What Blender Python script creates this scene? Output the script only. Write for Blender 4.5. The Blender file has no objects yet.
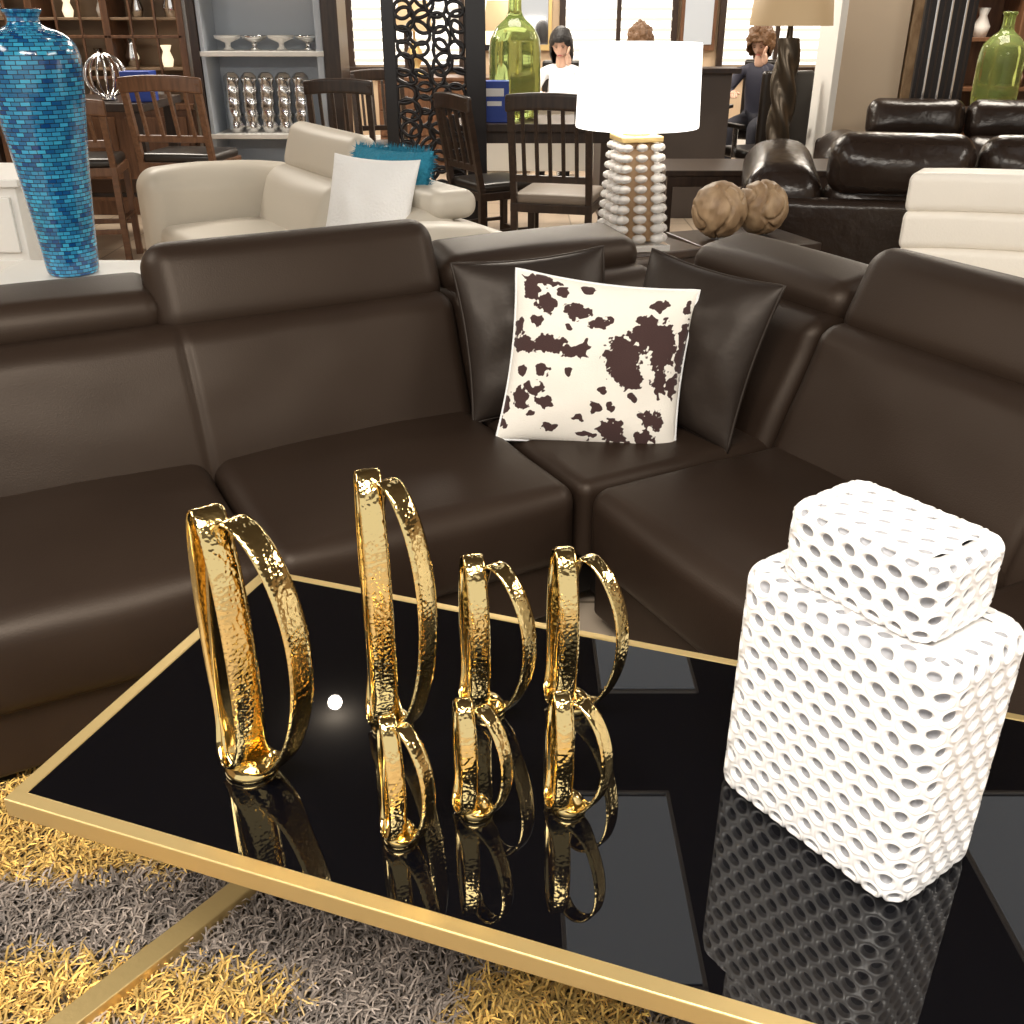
import bpy, bmesh, math, random
from mathutils import Vector, Matrix, noise, Euler
random.seed(7)
R=math.radians
sc=bpy.context.scene
try:
    sc.view_settings.view_transform='Standard'
    sc.view_settings.look='None'
except Exception as e: print(e)

# ------------------------------------------------------------ materials
def mat(name,col,rough=.5,metal=0,bump=None,var=None,coat=0,trans=0,emis=None,ior=1.5,spec=.5,sheen=0,bdist=.02,tint=None):
    m=bpy.data.materials.new(name); m.use_nodes=True
    nt=m.node_tree; b=nt.nodes['Principled BSDF']
    b.inputs['Base Color'].default_value=(*col,1)
    b.inputs['Roughness'].default_value=rough
    b.inputs['Metallic'].default_value=metal
    b.inputs['IOR'].default_value=ior
    b.inputs['Specular IOR Level'].default_value=spec
    b.inputs['Coat Weight'].default_value=coat
    b.inputs['Coat Roughness'].default_value=.08
    b.inputs['Transmission Weight'].default_value=trans
    b.inputs['Sheen Weight'].default_value=sheen
    if tint: b.inputs['Specular Tint'].default_value=(*tint,1)
    if emis:
        b.inputs['Emission Color'].default_value=(*emis[0],1); b.inputs['Emission Strength'].default_value=emis[1]
    tc=nt.nodes.new('ShaderNodeTexCoord')
    if bump:
        n=nt.nodes.new('ShaderNodeTexNoise'); n.inputs['Scale'].default_value=bump[0]; n.inputs['Detail'].default_value=4
        bp=nt.nodes.new('ShaderNodeBump'); bp.inputs['Strength'].default_value=bump[1]; bp.inputs['Distance'].default_value=bdist
        nt.links.new(tc.outputs['Object'],n.inputs['Vector']); nt.links.new(n.outputs['Fac'],bp.inputs['Height']); nt.links.new(bp.outputs['Normal'],b.inputs['Normal'])
    if var:
        n=nt.nodes.new('ShaderNodeTexNoise'); n.inputs['Scale'].default_value=var[0]; n.inputs['Detail'].default_value=3
        cr=nt.nodes.new('ShaderNodeValToRGB')
        cr.color_ramp.elements[0].position=.35; cr.color_ramp.elements[1].position=.65
        cr.color_ramp.elements[0].color=(*col,1); cr.color_ramp.elements[1].color=(*var[1],1)
        nt.links.new(tc.outputs['Object'],n.inputs['Vector']); nt.links.new(n.outputs['Fac'],cr.inputs['Fac']); nt.links.new(cr.outputs['Color'],b.inputs['Base Color'])
    return m
def wood(name,c1,c2,rough=.35,scale=(2,2,14)):
    m=mat(name,c1,rough); nt=m.node_tree; b=nt.nodes['Principled BSDF']
    tc=nt.nodes.new('ShaderNodeTexCoord'); mp=nt.nodes.new('ShaderNodeMapping'); mp.inputs['Scale'].default_value=(scale[2],scale[2],scale[0])
    n=nt.nodes.new('ShaderNodeTexNoise'); n.inputs['Scale'].default_value=3; n.inputs['Detail'].default_value=6
    cr=nt.nodes.new('ShaderNodeValToRGB'); cr.color_ramp.elements[0].position=.3; cr.color_ramp.elements[1].position=.7
    cr.color_ramp.elements[0].color=(*c1,1); cr.color_ramp.elements[1].color=(*c2,1)
    nt.links.new(tc.outputs['Object'],mp.inputs[0]); nt.links.new(mp.outputs[0],n.inputs[0]); nt.links.new(n.outputs[0],cr.inputs[0]); nt.links.new(cr.outputs[0],b.inputs['Base Color'])
    return m

M_leather=mat('brown_leather',(.021,.0125,.0085),.46,bump=(260,.12),var=(3,(.026,.016,.011)),spec=.36,bdist=.004,tint=(1,.86,.74))
M_leatherd=mat('dark_pillow_leather',(.020,.014,.011),.48,bump=(9,.35),spec=.38,bdist=.012,tint=(1,.9,.82))
M_plinth=mat('sofa_plinth',(.007,.005,.004),.6,spec=.3)
M_glass=mat('black_glass',(.002,.002,.003),.012,ior=1.55,spec=.55)
M_brass=mat('brass_frame',(.80,.60,.27),.42,metal=.85,bump=(90,.04))
M_white=mat('white_ceramic',(.92,.90,.89),.28,coat=.3,bump=(18,.05))
M_holes=mat('ceramic_hole_shade',(.40,.40,.42),.5)  # white ceramic greyed: shade inside the holes put into the colour
M_cream=mat('cream_leather',(.60,.55,.47),.45,bump=(120,.1),spec=.4,bdist=.004)
M_whitele=mat('white_leather',(.90,.85,.77),.42,bump=(120,.08))
M_recl=mat('recliner_leather',(.024,.015,.011),.27,bump=(14,.35),bdist=.02)
M_dwood=wood('espresso_wood',(.018,.010,.007),(.045,.025,.016))
M_mwood=wood('walnut_wood',(.10,.045,.022),(.19,.09,.045))
M_lwood=wood('burl_wood',(.20,.12,.06),(.42,.29,.17),rough=.5,scale=(3,3,6))
M_black=mat('black_lacquer',(.012,.010,.012),.3)
M_silver=mat('silver_metal',(.8,.8,.8),.18,metal=1)
M_mirror=mat('mirror',(.85,.85,.85),.05,metal=1)
M_crystal=mat('crystal_bead',(.97,.95,.92),.03,trans=.6,coat=.6,ior=1.45)
M_beige=mat('beige_paint',(.62,.50,.37),.6)
M_wall=mat('wall_paint',(.52,.38,.25),.7,var=(1.5,(.58,.44,.30)))
M_greyblue=mat('pale_blue_paint',(.50,.55,.62),.5)
M_whitep=mat('white_paint',(.82,.80,.76),.5)
M_green=mat('green_glass',(.50,.62,.22),.06,trans=.75,ior=1.3)
M_blue=mat('blue_card',(.02,.06,.35),.5)
M_paper=mat('paper',(.9,.9,.9),.6)
M_red=mat('red_item',(.5,.03,.03),.4)
M_skin=mat('skin',(.72,.45,.33),.5)
M_hairb=mat('black_hair',(.012,.010,.010),.4,bump=(60,.5))
M_hairbr=mat('brown_hair',(.16,.08,.035),.5,bump=(40,.8))
M_shirtw=mat('white_shirt',(.82,.82,.84),.7)
M_shirtd=mat('dark_shirt',(.03,.03,.05),.7)
M_pants=mat('dark_trousers',(.02,.02,.03),.8)
M_lip=mat('lips',(.5,.12,.12),.4)
M_grey=mat('grey_laminate',(.085,.065,.055),.5)
M_fabw=mat('white_fabric',(.92,.92,.92),.8,bump=(90,.3))
M_teal=mat('teal_fur',(.02,.24,.38),.8,bump=(70,1.0))
M_bronze=mat('bronze_column',(.09,.07,.05),.32,metal=.7)
M_gshade=mat('gold_shade',(.50,.36,.20),.6,emis=((1,.7,.4),.15))
M_shade=mat('lamp_shade_fabric',(.95,.93,.9),.8,emis=((1,.97,.92),1.6))
M_troff=mat('troffer_diffuser',(.7,.7,.7),.6,emis=((.85,.93,1),.62))
M_win=mat('window_daylight',(.9,.9,.9),.6,emis=((1,.97,.90),1.3))
M_warm=mat('warm_glow',(.9,.8,.6),.6,emis=((1,.8,.55),1.2))  # glow for the shelf strip, also painted on wares and pictures that are no lamps
M_ceil=mat('ceiling_paint',(.11,.10,.09),.9)
M_cab_in=mat('cabinet_inside',(.30,.20,.12),.5)
M_amber=mat('amber_core',(.42,.27,.15),.3,metal=.5)

# hammered gold
M_gold=mat('hammered_gold',(.86,.67,.31),.10,metal=1)
nt=M_gold.node_tree; b=nt.nodes['Principled BSDF']; tc=nt.nodes.new('ShaderNodeTexCoord')
v=nt.nodes.new('ShaderNodeTexVoronoi'); v.feature='SMOOTH_F1'; v.inputs['Scale'].default_value=190
n=nt.nodes.new('ShaderNodeTexNoise'); n.inputs['Scale'].default_value=90
ad=nt.nodes.new('ShaderNodeMath'); ad.operation='ADD'
bp=nt.nodes.new('ShaderNodeBump'); bp.inputs['Strength'].default_value=.5; bp.inputs['Distance'].default_value=.0015
nt.links.new(tc.outputs['Object'],v.inputs['Vector']); nt.links.new(tc.outputs['Object'],n.inputs['Vector'])
nt.links.new(v.outputs['Distance'],ad.inputs[0]); nt.links.new(n.outputs['Fac'],ad.inputs[1])
nt.links.new(ad.outputs[0],bp.inputs['Height']); nt.links.new(bp.outputs[0],b.inputs['Normal'])
M_goldin=mat('polished_gold',(.86,.67,.31),.10,metal=1,bump=(30,.10),bdist=.006)

# cowhide (mask attribute generated from noise-warped patches on the mesh)
M_cow=mat('cowhide_print',(.88,.82,.72),.85,bump=(300,.2),sheen=.2); nt=M_cow.node_tree; b=nt.nodes['Principled BSDF']
at=nt.nodes.new('ShaderNodeAttribute'); at.attribute_name='patch'
sep=nt.nodes.new('ShaderNodeSeparateColor')
cr=nt.nodes.new('ShaderNodeValToRGB'); e=cr.color_ramp.elements; e[0].position=.48; e[0].color=(.90,.85,.77,1); e[1].position=.52; e[1].color=(.050,.020,.018,1)
nt.links.new(at.outputs['Color'],sep.inputs[0]); nt.links.new(sep.outputs[0],cr.inputs['Fac']); nt.links.new(cr.outputs['Color'],b.inputs['Base Color'])

# mosaic
M_mos=mat('blue_mosaic',(.0,.2,.5),.15,coat=.5); nt=M_mos.node_tree; b=nt.nodes['Principled BSDF']
tc=nt.nodes.new('ShaderNodeTexCoord')
br=nt.nodes.new('ShaderNodeTexBrick'); br.inputs['Scale'].default_value=1; br.inputs['Brick Width'].default_value=.036; br.inputs['Row Height'].default_value=.0145
br.inputs['Mortar Size'].default_value=.0015; br.inputs['Color1'].default_value=(.004,.07,.26,1); br.inputs['Color2'].default_value=(.06,.50,.82,1); br.inputs['Mortar'].default_value=(.01,.03,.06,1)
br.inputs['Bias'].default_value=0
nt.links.new(tc.outputs['UV'],br.inputs['Vector'])
n=nt.nodes.new('ShaderNodeTexNoise'); n.inputs['Scale'].default_value=6
mx=nt.nodes.new('ShaderNodeMix'); mx.data_type='RGBA'; mx.blend_type='MULTIPLY'; mx.inputs['Factor'].default_value=.25
nt.links.new(tc.outputs['UV'],n.inputs['Vector']); nt.links.new(br.outputs['Color'],mx.inputs['A']); nt.links.new(n.outputs['Color'],mx.inputs['B']); nt.links.new(mx.outputs['Result'],b.inputs['Base Color'])
bp=nt.nodes.new('ShaderNodeBump'); bp.inputs['Strength'].default_value=.5; bp.inputs['Distance'].default_value=.004; bp.invert=True
nt.links.new(br.outputs['Fac'],bp.inputs['Height']); nt.links.new(bp.outputs[0],b.inputs['Normal'])

# floor tile
M_floor=mat('floor_tile',(.5,.4,.3),.3); nt=M_floor.node_tree; b=nt.nodes['Principled BSDF']
tc=nt.nodes.new('ShaderNodeTexCoord'); br=nt.nodes.new('ShaderNodeTexBrick'); br.offset=0; br.inputs['Scale'].default_value=1; br.inputs['Brick Width'].default_value=.45; br.inputs['Row Height'].default_value=.45; br.inputs['Mortar Size'].default_value=.006
br.inputs['Color1'].default_value=(.50,.40,.30,1); br.inputs['Color2'].default_value=(.42,.33,.25,1); br.inputs['Mortar'].default_value=(.2,.15,.1,1)
nt.links.new(tc.outputs['Object'],br.inputs['Vector']); nt.links.new(br.outputs['Color'],b.inputs['Base Color'])

def shagmat(name):
    m=mat(name,(.5,.4,.2),.6,sheen=.2); nt=m.node_tree; b=nt.nodes['Principled BSDF']
    at=nt.nodes.new('ShaderNodeAttribute'); at.attribute_name='strand'
    mx=nt.nodes.new('ShaderNodeMix'); mx.data_type='RGBA'; mx.blend_type='MULTIPLY'; mx.inputs['Factor'].default_value=1
    sep=nt.nodes.new('ShaderNodeSeparateColor')
    nt.links.new(at.outputs['Color'],sep.inputs[0])
    cr=nt.nodes.new('ShaderNodeValToRGB'); e=cr.color_ramp.elements
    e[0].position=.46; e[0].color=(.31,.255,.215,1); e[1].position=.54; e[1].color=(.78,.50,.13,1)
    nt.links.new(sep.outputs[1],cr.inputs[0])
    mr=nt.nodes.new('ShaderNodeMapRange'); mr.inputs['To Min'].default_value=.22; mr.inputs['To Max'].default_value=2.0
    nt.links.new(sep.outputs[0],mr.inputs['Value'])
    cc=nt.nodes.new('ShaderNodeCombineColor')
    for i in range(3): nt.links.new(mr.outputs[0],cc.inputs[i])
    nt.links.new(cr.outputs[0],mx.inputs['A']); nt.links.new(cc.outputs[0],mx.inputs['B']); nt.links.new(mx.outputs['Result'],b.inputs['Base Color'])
    return m
M_shag=shagmat('shag_pile')

# ------------------------------------------------------------ mesh helpers
def empty(name,loc=(0,0,0),rz=0,parent=None):
    o=bpy.data.objects.new(name,None); sc.collection.objects.link(o); o.location=loc; o.rotation_euler=(0,0,R(rz)); o.empty_display_size=.1
    if parent: o.parent=parent
    return o
def mk(name,verts,faces,m,parent=None,loc=(0,0,0),rot=(0,0,0),smooth=True,uv=None):
    me=bpy.data.meshes.new(name); me.from_pydata([tuple(v) for v in verts],[],faces); me.update()
    if m: me.materials.append(m)
    if smooth:
        me.polygons.foreach_set('use_smooth',[True]*len(me.polygons))
    if uv:
        l=me.uv_layers.new(name='UVMap')
        for p in me.polygons:
            for li,vi in zip(p.loop_indices,p.vertices): l.data[li].uv=uv[vi]
    o=bpy.data.objects.new(name,me); sc.collection.objects.link(o); o.location=loc; o.rotation_euler=rot
    if parent: o.parent=parent
    return o
def coords(h,r,m,k):
    r=min(r,h*.999)
    a=[-(h-r)-r*math.tan(math.pi/4*(k-i)/k) for i in range(k)]
    mid=[-(h-r)+2*(h-r)*j/m for j in range(m+1)]
    return a+mid+[-x for x in reversed(a)]
def rbox(name,size,loc,m,parent=None,r=.03,bulge=(0,0,0),rot=(0,0,0),fn=None,mm=6,k=4,smooth=True):
    h=[s/2 for s in size]; r=min(r,min(h)*.98)
    if isinstance(mm,int): mm=(mm,mm,mm)
    C=[coords(h[i],r,mm[i],k) for i in range(3)]; N=[len(c)-1 for c in C]
    idx={}; V=[]
    def gv(i,j,kk):
        key=(i,j,kk)
        if key in idx: return idx[key]
        p=Vector((C[0][i],C[1][j],C[2][kk])); q=Vector([max(-(h[a]-r),min(h[a]-r,p[a])) for a in range(3)]); d=p-q
        if d.length>1e-9: p=q+d.normalized()*r
        u=[max(-1,min(1,p[a]/h[a])) for a in range(3)]
        e=Vector((u[0]*bulge[0]*(1-u[1]**2)*(1-u[2]**2),u[1]*bulge[1]*(1-u[0]**2)*(1-u[2]**2),u[2]*bulge[2]*(1-u[0]**2)*(1-u[1]**2)))
        p=p+e
        if fn: p=Vector(fn(p))
        V.append(p); idx[key]=len(V)-1; return idx[key]
    F=[]
    for ax in range(3):
        a,b_=[(1,2),(2,0),(0,1)][ax]
        for side in (0,N[ax]):
            for i in range(N[a]):
                for j in range(N[b_]):
                    def K(x,y):
                        t=[0,0,0]; t[ax]=side; t[a]=x; t[b_]=y; return gv(*t)
                    f=[K(i,j),K(i+1,j),K(i+1,j+1),K(i,j+1)]
                    if side==0: f.reverse()
                    F.append(f)
    return mk(name,V,F,m,parent,loc,rot,smooth)
def box(name,size,loc,m,parent=None,rot=(0,0,0),r=.004):
    return rbox(name,size,loc,m,parent,r=r,rot=rot,mm=1,k=1,smooth=False)
def lathe(name,prof,m,parent=None,loc=(0,0,0),rot=(0,0,0),seg=32,mod=None):
    V=[];F=[];UV=[]
    L=0
    rm=max(p[0] for p in prof)
    for i,(r_,z) in enumerate(prof):
        if i: L+=math.hypot(r_-prof[i-1][0],z-prof[i-1][1])
        for s in range(seg+1):
            a=2*math.pi*s/seg
            rr=r_*(mod(a,z) if mod else 1)
            V.append((rr*math.cos(a),rr*math.sin(a),z)); UV.append((2*math.pi*rm*s/seg,L))
    n=seg+1
    for i in range(len(prof)-1):
        for s in range(seg):
            F.append((i*n+s,i*n+s+1,(i+1)*n+s+1,(i+1)*n+s))
    return mk(name,V,F,m,parent,loc,rot,uv=UV)
def tube(name,pts,r,m,parent=None,closed=False,loc=(0,0,0),rot=(0,0,0),res=3):
    cu=bpy.data.curves.new(name,'CURVE'); cu.dimensions='3D'; cu.bevel_depth=r; cu.bevel_resolution=res
    sp=cu.splines.new('POLY'); sp.points.add(len(pts)-1)
    for p,q in zip(sp.points,pts): p.co=(*q,1)
    sp.use_cyclic_u=closed; sp.use_smooth=True; cu.use_fill_caps=True
    cu.materials.append(m)
    o=bpy.data.objects.new(name,cu); sc.collection.objects.link(o); o.location=loc; o.rotation_euler=rot
    if parent:o.parent=parent
    return o
def pillow(name,w,h,t,m,parent,loc,yaw,lean,roll=0,pipe=None,seed=0,n=30,wr=1.0,paint=None):
    V=[];F=[];C=[]
    for side in (1,-1):
        for j in range(n+1):
            for i in range(n+1):
                u=-1+2*i/n; v=-1+2*j/n
                u=math.sin(u*math.pi/2); v=math.sin(v*math.pi/2)
                x=w/2*u*(1-.07*(1-v*v)*abs(u)); y=h/2*v*(1-.07*(1-u*u)*abs(v))
                z=side*t/2*((1-u*u)**.5)*((1-v*v)**.5)
                wv=noise.noise(Vector((u*2.2+seed,v*2.2,side*3)))*.022*wr*((1-u*u)*(1-v*v))**.5
                V.append((x,y,z+wv))
                if paint: C+= [paint(u,v),0,0,1]
    N=(n+1)**2
    for j in range(n):
        for i in range(n):
            a=j*(n+1)+i; F.append((a,a+1,a+n+2,a+n+1)); F.append((N+a,N+a+n+1,N+a+n+2,N+a+1))
    bm_rot=(Matrix.Rotation(R(yaw),4,'Z')@Matrix.Rotation(R(90-lean),4,'X')@Matrix.Rotation(R(roll),4,'Z'))
    o=mk(name,V,F,m,parent)
    if paint:
        ca=o.data.color_attributes.new('patch','FLOAT_COLOR','POINT'); ca.data.foreach_set('color',C)
    bm=bmesh.new(); bm.from_mesh(o.data); bmesh.ops.remove_doubles(bm,verts=bm.verts,dist=.00005); bm.to_mesh(o.data); bm.free()
    o.data.polygons.foreach_set('use_smooth',[True]*len(o.data.polygons))
    o.matrix_local=Matrix.Translation(loc)@bm_rot
    if pipe:
        pts=[]
        K=24
        for (ax,ay,bx,by) in ((-1,-1,1,-1),(1,-1,1,1),(1,1,-1,1),(-1,1,-1,-1)):
            for q in range(K):
                f=q/K; u=ax+(bx-ax)*f; v=ay+(by-ay)*f
                pts.append((w/2*u*(1-.07*(1-v*v)*abs(u)),h/2*v*(1-.07*(1-u*u)*abs(v)),0))
        tube('piping',pts,.0045,pipe,o,closed=True)
    return o

# ------------------------------------------------------------ camera
cam=bpy.data.cameras.new('camera'); co=bpy.data.objects.new('camera',cam); sc.collection.objects.link(co)
co.location=(0,0,1.45); co.rotation_euler=(R(63),0,0); cam.lens=34.56; cam.sensor_width=36; cam.clip_start=.02
sc.camera=co

# ------------------------------------------------------------ room shell
box('floor',(14,16,.1),(0,5,-.05),M_floor)
box('ceiling',(14,16,.1),(0,5,3.25),M_ceil)
box('wall_back',(14,.15,3.2),(0,12.5,1.6),M_wall)
box('wall_left',(.15,15.4,3.2),(-6.9,4.7,1.6),M_wall)
box('wall_right',(.15,15.4,3.2),(6.9,4.7,1.6),M_wall)
box('baseboard_back',(13.6,.03,.14),(0,12.41,.07),M_whitep)
for i,x in enumerate((1.2,3.0,-1.2)):
    w=empty('window_%d'%(i+1),(x,12.40,1.55))
    box('daylight_pane',(1.2,.02,1.3),(0,0,0),M_win,w)
    for q in range(12): box('blind_slat_%d'%q,(1.2,.03,.035),(0,-.04,-.6+q*.105),M_whitep,w)
    box('frame_l',(.07,.06,1.4),(-.63,-.02,0),M_dwood,w); box('frame_r',(.07,.06,1.4),(.63,-.02,0),M_dwood,w)
    box('mullion',(.05,.06,1.4),(0,-.03,0),M_dwood,w)
    box('sill',(1.4,.08,.06),(0,-.03,-.70),M_dwood,w); box('head',(1.4,.08,.06),(0,-.03,.70),M_dwood,w)
k=0
for (x,y) in ((.52,3.33),(2.50,3.33),(.82,5.35)):
    t=empty('ceiling_troffer'+('' if k==0 else '.%03d'%k),(x,y,3.19)); k+=1
    box('diffuser',(.56,1.10,.012),(0,0,0),M_troff,t)
    for sx in (-1,1): box('rim_x',(.02,1.18,.02),(sx*.29,0,0),M_whitep,t)
    for sy in (-1,1): box('rim_y',(.6,.02,.02),(0,sy*.58,0),M_whitep,t)

# ------------------------------------------------------------ sectional sofa
AN=28
O=(.169,2.139,0)
S=empty('sectional_sofa',O,AN)
def lean_fn(sl,wr=0,seed=0,grooves=()):
    def f(p):
        d=0
        if wr: d=wr*noise.noise(Vector((p.x*5+seed,p.z*9,seed)))
        for g in grooves: d+=.008*math.exp(-((p.x-g)/.010)**2)*(1 if p.y<0 else 0)
        return (p.x,p.y+sl*p.z+d,p.z)
    return f
def seat_fn(seed):
    def f(p): 
        return (p.x,p.y,p.z+(.006*noise.noise(Vector((p.x*5+seed,p.y*6,seed))) if p.z>0 else 0))
    return f
def wing(P,segs,backs,tag,seat_y0=0.0,x0=0,x1=1):
    for i,(xa,xb,hr,seat,ex) in enumerate(segs):
        w=xb-xa; xc=(xa+xb)/2
        if seat:
            rbox(f'seat_{tag}_{i}',(w-.006,.66-seat_y0,.22),(xc,(seat_y0+.66)/2,.32),M_leather,P,r=.05,bulge=(0,.015,.020),mm=10,fn=seat_fn(i+len(tag)))
            rbox(f'seat_front_{tag}_{i}',(w-.004,.10,.22),(xc,seat_y0+.08,.165),M_leather,P,r=.02,mm=4)
        if hr=='up':
            rbox(f'headrest_{tag}_{i}',(w+ex-.004,.15,.26),(xc-ex/2,.845,.795),M_leather,P,r=.068,bulge=(.0,.012,.0),rot=(R(-24),0,0),mm=8)
        else:
            rbox(f'headrest_{tag}_{i}',(w-ex-.012,.24,.125),(xc+ex/2,.89,.765),M_leather,P,r=.06,bulge=(0,.0,.008),rot=(R(8),0,0),mm=8)
    for i,(xa,xb,gr) in enumerate(backs):
        xc=(xa+xb)/2; w=xb-xa
        rbox(f'back_{tag}_{i}',(w-.004,.20,.42),(xc,.715,.53),M_leather,P,r=.045,bulge=(0,.018,.0),fn=lean_fn(.40,.006,i+3,[g-xc for g in gr]),mm=(int(w/.008),6,12))
    rbox(f'shell_{tag}',(x1-x0,.10,.64),((x0+x1)/2,.955,.38),M_leather,P,r=.04,mm=4)
    box(f'plinth_{tag}',(x1-x0,.84,.18),((x0+x1)/2,.06+.46,.14),M_plinth,P,r=.01)
wing(S,[(-1.55,-.76,'down',1,-.05),(-.76,0,'up',1,.05),(.0,.70,'down',0,0)],[(-1.55,0,(-.76,)),(0,.70,())],'left',0,-1.55,.97)
W2=empty('right_wing',(0,0,0),-90,S)
wing(W2,[(-.66,0.0,'down',0,0),(0.0,.76,'up',1,0),(.76,1.55,'down',1,0)],[(-.66,0,()),(0,1.55,(.74,))],'right',.01,-.85,1.55)
rbox('corner_seat',(.66,.65,.22),(.335,.33,.318),M_leather,S,r=.035,bulge=(0,0,.010),mm=8)
rbox('arm_left',(.22,1.0,.52),(-1.67,.5,.34),M_leather,S,r=.08,mm=6)
rbox('arm_right',(.22,.94,.52),(1.67,.54,.34),M_leather,W2,r=.08,mm=6)
for i,(x,y) in enumerate(((-1.7,.14),(-1.7,.92),(-.05,.16),(.9,.9))): lathe('foot_%d'%i,[(.0,0),(.025,0),(.03,.08),(0,.08)],M_plinth,S,(x,y,0),seg=16)
for i,(x,y) in enumerate(((1.7,.16),(1.7,.92))): lathe('foot_r_%d'%i,[(.0,0),(.025,0),(.03,.08),(0,.08)],M_plinth,W2,(x,y,0),seg=16)

def place(o,local,yaw,lean,roll=0):
    o.matrix_world=Matrix.Translation(O)@Matrix.Rotation(R(AN),4,'Z')@Matrix.Translation(local)@Matrix.Rotation(R(yaw),4,'Z')@Matrix.Rotation(R(90-lean),4,'X')@Matrix.Rotation(R(roll),4,'Z')
Pl=pillow('leather_pillow',.44,.44,.15,M_leatherd,None,(0,0,0),0,0,pipe=M_leatherd,seed=1)
place(Pl,(.175,.53,.640),-14,20,3)
Pr=pillow('leather_pillow.001',.44,.44,.15,M_leatherd,None,(0,0,0),0,0,pipe=M_leatherd,seed=4)
place(Pr,(.475,.235,.640),-76,18,-3)
BL=[(540,288,16,5),(530,298,8,8),(546,310,10,8),(577,313,12,7),(598,323,10,5),(625,352,17,18),(648,330,18,12),(635,370,13,9),(664,340,12,22),(645,316,10,6),(685,340,6,24),(667,372,7,12),(655,299,8,5),(528,352,13,6),(552,348,15,8),(577,352,12,6),(520,335,5,9),(537,328,7,5),(548,373,7,6),(531,402,8,9),(542,392,11,6),(556,403,8,5),(515,410,5,9),(512,427,9,6),(563,428,6,4),(601,432,8,4),(625,424,12,11),(641,440,18,6),(656,428,8,8),(663,408,12,8),(671,440,10,5),(605,402,5,7),(619,400,4,4),(683,300,5,6),(680,375,6,9),(589,345,5,4),(611,385,4,3),(560,296,5,4),(585,290,7,4),(528,375,5,5),(575,372,4,4),(610,318,4,3),(570,330,4,3),(640,390,5,4),(590,415,4,3),(545,415,4,3)]
BLU=[((x-602)/88.0,-(y-363)/81.0,rx/88.0,ry/81.0) for x,y,rx,ry in BL]
def cow(u,v):
    a=u+.06*noise.noise(Vector((u*11,v*11,1))); b_=v+.06*noise.noise(Vector((u*11,v*11,7)))
    nz=noise.noise(Vector((u*18,v*18,3)))*.7+noise.noise(Vector((u*40,v*40,5)))*.45
    best=-3
    for bx,by,rx,ry in BLU:
        d=((a-bx)/(rx*1.08))**2+((b_-by)/(ry*1.10))**2
        if d<9: best=max(best,1-math.sqrt(d))
    return max(0,min(1,.5+.5*(best+nz*.65)))
Pc=pillow('cowhide_pillow',.48,.45,.14,M_cow,None,(0,0,0),0,0,pipe=M_fabw,seed=9,wr=.6,n=180,paint=cow)
place(Pc,(.212,.285,.614),-31,19,-6)

# ------------------------------------------------------------ coffee table
T=empty('coffee_table',(-.688,1.007,0),-19.3)
TL,TW=1.36,.651
box('glass_top',(TL-.03,TW-.03,.010),(TL/2,TW/2,.4955),M_glass,T,r=.001)
fw=.022; fh=.03
box('frame_front',(TL,fw,fh),(TL/2,fw/2,.487),M_brass,T,r=.002)
box('frame_rear',(TL,fw*.7,fh),(TL/2,TW-fw*.35,.487),M_brass,T,r=.002)
box('frame_left',(fw,TW-2*fw*.8,fh),(fw/2,TW/2,.487),M_brass,T,r=.002)
box('frame_right',(fw,TW-2*fw*.8,fh),(TL-fw/2,TW/2,.487),M_brass,T,r=.002)
box('under_panel',(TL-.05,TW-.05,.008),(TL/2,TW/2,.478),M_black,T,r=.002)
def bar(name,a,b_,w,m,P,h=None):
    a=Vector(a); b_=Vector(b_); d=b_-a; L=d.length
    o=box(name,(L,w,h or w),(a+b_)/2,m,P,r=.002); o.rotation_mode='QUATERNION'; o.rotation_quaternion=d.to_track_quat('X','Z'); return o
zf=.040
bar('floor_rail_1',(-.035,-.10,zf),(.19,.56,zf),.042,M_brass,T,.03)
bar('post_1',(.19,.56,zf),(.19,.56,.47),.03,M_brass,T)
bar('floor_rail_2',(TL-.19,.56,zf),(TL+.035,-.06,zf),.042,M_brass,T,.03)
bar('post_2',(TL-.19,.56,zf),(TL-.19,.56,.47),.03,M_brass,T)
bar('cross_rail',(.19,.56,zf),(TL-.19,.56,zf),.03,M_brass,T)

# ------------------------------------------------------------ gold hoop sculptures
def hoop(name,W,H,w,thick,kind,seed,P,loc,yaw,n=180,c=8):
    V=[];F=[];Fm=[]
    for i in range(n):
        a=2*math.pi*i/n
        ca,sa=math.cos(a),math.sin(a)
        z=H/2+H/2*sa; t=z/H
        if kind=='A': x=W/2*ca
        else:
            x=W*.5+W*.5*ca - W*.45*(1-t)**1.6 - W*.25*t**3
        ww=w*(.92+.55*math.exp(-(t/.12)**2))
        nrm=Vector((ca*H,0,sa*W)).normalized()
        for side in (1,-1):
            for j in range(c+1):
                f=j/c
                y=ww*(-.5+f)
                e=1-(2*f-1)**6
                off=side*thick/2*(.3+.7*e)
                # saddle: flare the band edges upward near the base so both hoops blend into one funnel
                sad=.35*w*math.exp(-(t/.07)**2)*(2*f-1)**2
                V.append((x+nrm.x*off,y,max(0,z+nrm.z*off+sad)))
    st=2*(c+1)
    for i in range(n):
        A=i*st; B=((i+1)%n)*st
        for j in range(c):
            F.append((A+j,A+j+1,B+j+1,B+j)); Fm.append(0); F.append((A+c+1+j,B+c+1+j,B+c+2+j,A+c+2+j)); Fm.append(1)
        F.append((A,B,B+c+1,A+c+1)); F.append((A+c,A+2*c+1,B+2*c+1,B+c)); Fm+=[0,0]
    o=mk(name,V,F,M_gold,P,loc,(0,0,R(yaw))); o.data.materials.append(M_goldin); o.data.polygons.foreach_set('material_index',Fm)
    return o
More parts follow.
